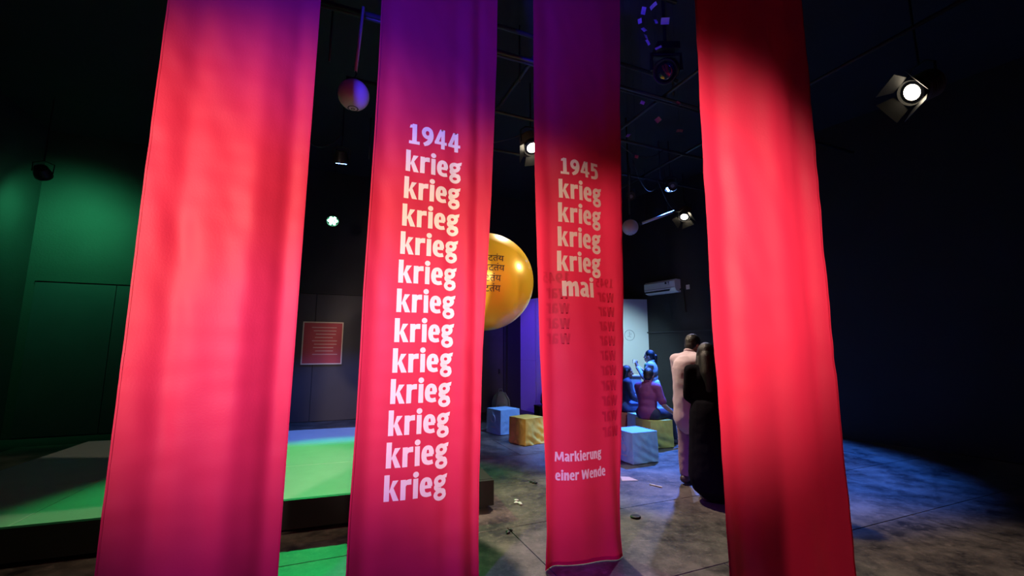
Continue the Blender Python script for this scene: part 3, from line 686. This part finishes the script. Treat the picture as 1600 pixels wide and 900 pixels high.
def person(loc, rz, label, J, skin, cloth, hair, cat='person', head_turn=0, head_tilt=0, curl=.5, palm=((0, 0, -1), (0, 0, -1))):
    """J: joints in metres, figure faces local +y.  cloth: list of (name, material, kind)"""
    root = empty('person', loc, rz, label=label, cat=cat)
    g = {k: Vector(v) for k, v in J.items()}
    H = Matrix.Translation(g['head']) @ Matrix.Rotation(head_turn, 4, 'Z') @ Matrix.Rotation(head_tilt, 4, 'X')
    H3 = H.to_3x3(); hp = lambda x, y, z: H @ Vector((x, y, z))
    mb = MB()
    mb.ball(hp(0, -.012, .025), (.076, .094, .095), 20, 14, H3)          # skull
    mb.ball(hp(0, .018, -.045), (.060, .070, .072), 18, 12, H3)          # face and jaw
    mb.ball(hp(0, .070, -.095), (.024, .020, .018), 12, 8, H3)           # chin
    mb.cap(hp(0, .086, .005), hp(0, .104, -.030), .009, .014, 8)         # nose
    for s in (-1, 1):
        mb.ball(hp(s * .076, -.008, -.012), (.010, .020, .032), 10, 8, H3)
        mb.ball(hp(s * .040, .066, -.030), (.022, .018, .018), 10, 8, H3)
        mb.ball(hp(s * .030, .076, .022), (.026, .014, .010), 10, 8, H3)
    mb.ball(hp(0, .084, -.068), (.022, .012, .010), 10, 8, H3)
    mb.cap(g['neck'], g['head'] + H3 @ Vector((0, -.02, -.05)), .055, .050)
    def torso(mb, e):
        ax = (g['chest'] - g['pelvis']).normalized(); rt = (g['shR'] - g['shL']).normalized(); fw = ax.cross(rt).normalized() * -1
        B = Matrix((rt, fw.cross(rt) * 0 + rt.cross(ax) * -1, ax)).transposed()
        mb.ball(g['pelvis'] + ax * .02, (.165 + e, .115 + e, .13 + e), 20, 12, B)
        mid = g['pelvis'].lerp(g['chest'], .5); mb.ball(mid, (.145 + e, .105 + e, .19 + e), 20, 12, B)
        mb.ball(g['chest'], (.168 + e, .112 + e, .20 + e), 20, 12, B)
        mb.cap(g['shL'], g['shR'], .058 + e, .058 + e)
        for q in 'LR': mb.cap(g['neck'].lerp(g['chest'], .15), g['sh' + q].lerp(g['chest'], .12), .056 + e, .062 + e)
        mb.cap(g['chest'] + ax * .1, g['neck'], .085 + e, .055 + e)
    torso(mb, 0)
    for s in 'LR':
        mb.cap(g['sh' + s], g['el' + s], .050, .040); mb.cap(g['el' + s], g['wr' + s], .041, .027)
        hand(mb, g['wr' + s], g['hd' + s] - g['wr' + s], palm[0 if s == 'L' else 1], 1 if s == 'L' else -1, curl)
        mb.cap(g['hip' + s], g['kn' + s], .085, .056); mb.cap(g['kn' + s], g['kn' + s].lerp(g['an' + s], .35), .055, .056); mb.cap(g['kn' + s].lerp(g['an' + s], .35), g['an' + s], .056, .038)
        mb.cap(g['an' + s], g['an' + s].lerp(g['to' + s], .3) - Vector((0, 0, .01)), .040, .036); mb.cap(g['an' + s] + Vector((0, 0, -.045)), g['to' + s], .034, .026)
    body = remeshed(mb, 'body', skin, root, .0085, 4)
    for s in (-1, 1):
        MB().ball(hp(s * .031, .083, .004), (.013, .008, .008), 10, 8, H3).build('eye', PAPERW, body, smooth=True)
        MB().ball(hp(s * .031, .090, .004), (.006, .004, .006), 8, 6, H3).build('iris', HAIR, body, smooth=True)
        MB().cap(hp(s * .016, .092, .026), hp(s * .046, .082, .027), .004, .003, 6).build('eyebrow', HAIR, body)
    MB().ball(hp(0, .094, -.068), (.021, .006, .007), 10, 6, H3).build('mouth', mat('lips', (.30, .09, .08), .5), body, smooth=True)
    for (nm, m, kind) in cloth:
        mb = MB()
        if kind in ('shirt', 'tee', 'longshirt', 'dress', 'vest'):
            torso(mb, .016)
            sl = {'shirt': 1.0, 'tee': .55, 'longshirt': 1.0, 'dress': 1.0, 'vest': 0}[kind]
            for s in 'LR':
                a, b, c = g['sh' + s], g['el' + s], g['wr' + s]
                if sl == 1: mb.cap(a, b, .068, .056); mb.cap(b, b.lerp(c, .92), .056, .044)
                elif sl: mb.cap(a, a.lerp(b, sl * 1.5), .070, .064)
            if kind == 'longshirt':
                kz = Vector((0, 0, -1)); mid = (g['hipL'] + g['hipR']) / 2
                mb.cap(g['chest'] + Vector((0, -.03, .02)), mid + Vector((0, -.01, .02)), .165, .172, 20); mb.cap(mid + Vector((0, -.01, .02)), mid.lerp((g['knL'] + g['knR']) / 2, .42), .172, .19, 20)
            if kind == 'dress':
                mid = (g['hipL'] + g['hipR']) / 2; bot = (g['anL'] + g['anR']) / 2
                mb.cap(mid + Vector((0, 0, .05)), mid.lerp(bot, .45), .20, .235, 24); mb.cap(mid.lerp(bot, .45), bot + Vector((0, 0, .17)), .235, .25, 24)
        elif kind == 'trousers':
            mb.cap(g['hipL'] + Vector((0, 0, .02)), g['hipR'] + Vector((0, 0, .02)), .118, .118)
            for s in 'LR':
                mb.cap(g['hip' + s], g['kn' + s], .105, .078); mb.cap(g['kn' + s], g['kn' + s].lerp(g['an' + s], .92), .078, .060)
        elif kind == 'skirt':
            mid = (g['hipL'] + g['hipR']) / 2; kn = (g['knL'] + g['knR']) / 2; bot = (g['anL'] + g['anR']) / 2
            mb.cap(mid + Vector((0, 0, .06)), kn, .165, .20, 24); mb.cap(kn, bot + Vector((0, 0, .22)), .20, .235, 24)
        elif kind == 'shoes':
            for s in 'LR':
                mb2 = MB(); a, t = g['an' + s], g['to' + s]; dn = Vector((0, 0, -1))
                mb2.cap(a + dn * .035 - (t - a).normalized() * .02, t + Vector((0, 0, .004)), .047, .036); mb2.cap(a + dn * .01, a + dn * .04, .046, .046)
                so = remeshed(mb2, nm, m, root, .009, 3)
                for v in so.data.vertices:
                    if v.co.z < .004: v.co.z = .004
            continue
        o = remeshed(mb, nm, m, root, .014, 5)
        fo = mb
        for v in o.data.vertices:
            q = v.co * 5; v.co += v.normal * (.010 * noise.noise(Vector((q.x, q.y, q.z * .6))) + .005 * noise.noise(v.co * 14))
    if cloth[0][2] in ('longshirt', 'tee', 'shirt'):
        ax = (g['head'] - g['neck']).normalized(); cm = ax.to_track_quat('Z', 'Y').to_matrix()
        ring_pts = [g['neck'] + ax * .022 + cm @ Vector((.066 * math.cos(t * math.pi / 10), .066 * math.sin(t * math.pi / 10), 0)) for t in range(21)]
        MB().tube(ring_pts, .014, 8, caps=False).build('collar', cloth[0][1], root, smooth=True)
    # hair
    mb = MB(); mb.ball(hp(0, -.024, .036), (.086, .098, .096), 20, 14, H3); mb.ball(hp(0, -.062, -.02), (.070, .050, .070), 16, 10, H3)
    if hair == 'long':
        mb.cap(hp(0, -.075, -.02), hp(0, -.10, -.20), .075, .085); mb.cap(hp(0, -.10, -.20), hp(0, -.11, -.36), .085, .05)
        for s in (-1, 1): mb.cap(hp(s * .07, -.02, .02), hp(s * .085, -.05, -.18), .03, .04)
    elif hair == 'tied':
        mb.ball(hp(0, -.125, .0), (.038, .045, .042), 12, 8, H3); mb.cap(hp(0, -.14, -.02), hp(0, -.13, -.16), .030, .016)
    remeshed(mb, 'hair', HAIR, root, .010, 4)
    return root
def stand(h=1.70, **k):
    J = dict(pelvis=(0, 0, .94), chest=(0, .0, 1.28), neck=(0, -.01, 1.46), head=(0, .03, 1.585), shL=(-.175, 0, 1.40), shR=(.175, 0, 1.40), elL=(-.22, -.03, 1.11), elR=(.22, -.03, 1.11),
             wrL=(-.23, .05, .87), wrR=(.23, .05, .87), hdL=(-.23, .09, .75), hdR=(.23, .09, .75), hipL=(-.09, 0, .90), hipR=(.09, 0, .90), knL=(-.10, .01, .50), knR=(.10, .01, .50),
             anL=(-.10, -.02, .09), anR=(.10, -.02, .09), toL=(-.12, .14, .03), toR=(.12, .14, .03))
    J.update(k); s = h / 1.70
    return {a: Vector(b) * s for a, b in J.items()}
PINK = mat('dusty_pink_cotton', (.52, .41, .48), .8, var=.06, bump=.1, bscale=50)
PINKT = mat('dusty_rose_trouser', (.30, .20, .26), .8, var=.06, bump=.1, bscale=50)
BLK = mat('black_cloth', (.005, .0045, .007), .95, bump=.1, bscale=50, spec=.05)
MAROON = mat('plum_cotton', (.20, .035, .12), .8, var=.1, bump=.12, bscale=40)
NAVY = mat('dark_navy_cloth', (.02, .02, .05), .8, bump=.1); DENIM = mat('blue_denim', (.05, .10, .28), .8, bump=.15)
BEIGE = mat('beige_cloth', (.60, .47, .38), .8, bump=.1); WHITEC = mat('white_skirt_cloth', (.66, .72, .76), .8, bump=.1)
TAN = mat('tan_and_black_shoe', (.06, .045, .04), .5)
# man in pink, turned right, head bent forward
J = stand(1.77, neck=(0, .055, 1.45), head=(0, .125, 1.555), chest=(0, .02, 1.27), shL=(-.175, .015, 1.39), shR=(.175, .015, 1.39), elL=(-.2, .06, 1.12), elR=(.2, .06, 1.12), wrL=(-.10, .25, 1.10), wrR=(.10, .25, 1.10), hdL=(-.05, .35, 1.12), hdR=(.05, .35, 1.12), anR=(.10, .05, .09), toR=(.12, .21, .03), knR=(.10, .05, .5))
person((2.10, 5.30, 0), R(-62), 'man in a dusty pink shirt and trousers standing at the right, turned away', J, SKIN, [('shirt', PINK, 'longshirt'), ('trousers', PINKT, 'trousers'), ('shoe', TAN, 'shoes')], 'short', head_tilt=R(-18))
# person in black in front of him
person((2.11, 4.78, 0), R(-20), 'person in long black clothes standing close in front of the man in pink', stand(1.62, wrL=(-.13, .22, 1.02), wrR=(.13, .22, 1.02), hdL=(-.06, .3, 1.05), hdR=(.06, .3, 1.05), elL=(-.22, .02, 1.11), elR=(.22, .02, 1.11)), SKIN, [('dress', BLK, 'dress'), ('shoe', TAN, 'shoes')], 'long')
# woman filming with a phone, turned left
J = stand(1.53, elL=(-.21, .13, 1.14), wrL=(-.07, .30, 1.36), hdL=(-.05, .34, 1.46), elR=(.20, .14, 1.13), wrR=(.06, .30, 1.34), hdR=(.04, .34, 1.44), head=(0, .04, 1.60))
woman = person((2.82, 8.95, 0), R(62), 'woman in beige top and white skirt standing and holding up a phone', J, SKINL, [('top', BEIGE, 'shirt'), ('skirt', WHITEC, 'skirt'), ('shoe', TAN, 'shoes')], 'tied', curl=.55, palm=((.6, -1, 0), (-.6, -1, 0)))
ph = empty('phone', Vector((2.82, 8.95, 0)) + Matrix.Rotation(R(62), 3, 'Z') @ Vector((-.005, .345, 1.335)), R(62), label='phone held up by the standing woman', cat='phone')
MB().box((0, 0, 0), (.155, .009, .075)).build('phone_body', ACD, ph, bevel=.003); MB().box((0, -.0055, 0), (.145, .001, .066)).build('screen', mat('phone_screen', (.2, .3, .4), .2, emit=(.5, .7, .9), estr=.8), ph); MB().box((-.055, .006, .02), (.022, .004, .022)).build('camera_bump', METAL, ph)
scf = MB()
for a, b, r in (((-.12, .085, 1.27), (.02, .125, 1.06), .030), ((.12, .085, 1.27), (.02, .125, 1.06), .030), ((.02, .12, 1.06), (.03, .12, .96), .035)): scf.cap(a, b, r, r)
o = remeshed(scf, 'green_scarf', mat('green_cloth', (.08, .45, .18), .7), woman, .01, 3); o['label'] = 'bright green scarf'
# seated man, back to the camera
def seated(sc=1.0, **k):
    J = dict(pelvis=(0, 0, .55), chest=(0, .04, .86), neck=(0, .06, 1.05), head=(0, .09, 1.17), shL=(-.18, .045, .98), shR=(.18, .045, .98), elL=(-.23, .12, .72), elR=(.25, .10, .72), wrL=(-.16, .34, .62), wrR=(.22, .33, .62),
             hdL=(-.12, .42, .58), hdR=(.2, .42, .58), hipL=(-.10, .02, .52), hipR=(.10, .02, .52), knL=(-.16, .44, .53), knR=(.18, .44, .53), anL=(-.16, .50, .09), anR=(.2, .50, .09), toL=(-.18, .66, .03), toR=(.24, .66, .03))
    J.update(k); return {a: Vector(b) * sc for a, b in J.items()}
person((2.24, 7.42, 0), R(-48), 'man in a plum T-shirt sitting on the olive yellow cube, back turned', seated(.97, elR=(.27, .06, .70), wrR=(.34, .27, .54), hdR=(.37, .36, .48), elL=(-.2, .16, .72)), SKIN, [('tee_shirt', MAROON, 'tee'), ('trousers', NAVY, 'trousers'), ('shoe', TAN, 'shoes')], 'short', head_turn=R(18), head_tilt=R(-6))
# seated woman in dark clothes
person((2.11, 8.42, 0), R(-90), 'woman with long dark hair in dark clothes sitting left of the man', seated(.98), SKIN, [('jacket', NAVY, 'shirt'), ('jeans', DENIM, 'trousers'), ('shoe', TAN, 'shoes')], 'long', head_turn=R(-12), head_tilt=R(-4))

# ------------------------------------------------------------------ things on the floor
o = MB().cap((-.075, 0, .008), (.075, 0, .008), .007, .007, 8).build('white_stick', PAPERW, smooth=True); o.location = (1.66, 5.30, 0); o.rotation_euler = (0, 0, R(-48)); tag(o, 'short white stick lying on the floor before the standing pair', 'stick')
o = MB().add([(0, 0, .004), (.20, .02, .004), (.13, .17, .004), (.02, .15, .012), (0, 0, .001), (.20, .02, .001), (.13, .17, .001), (.02, .15, .001)], [(0, 1, 2, 3), (4, 7, 6, 5), (0, 4, 5, 1), (1, 5, 6, 2), (2, 6, 7, 3), (3, 7, 4, 0)]).build('paper_sheet', mat('buff_paper', (.45, .33, .26), .8)); o.location = (1.32, 5.50, 0); tag(o, 'crumpled buff paper on the floor at the right edge of the 1945 banner', 'paper')
for (x, y, s, lab) in ((.27, 5.45, .05, 'dark crumb of litter on the lit floor between the banners'), (1.16, 4.35, .05, 'dark bottle cap on the floor right of the 1945 banner'), (.0, 4.02, .04, 'small dark crumb on the greenish floor between the banners'), (.03, 4.75, .06, 'pale chip of wood on the floor by the stage corner')):
    mb = MB()
    if 'cap' in lab: mb.lathe([(s * .9, 0), (s, .004), (s * .9, .016), (s * .7, .018), (.001, .017)], 18)
    else:
        for k in range(4): mb.ball((random.uniform(-s, s), random.uniform(-s, s), .008), (s * .45, s * .3, .010), 8, 6, Matrix.Rotation(k, 3, 'Z'))
    o = mb.build('floor_litter', PAPERW if 'pale' in lab else METAL, smooth=True); o.location = (x, y, 0); tag(o, lab, 'litter')
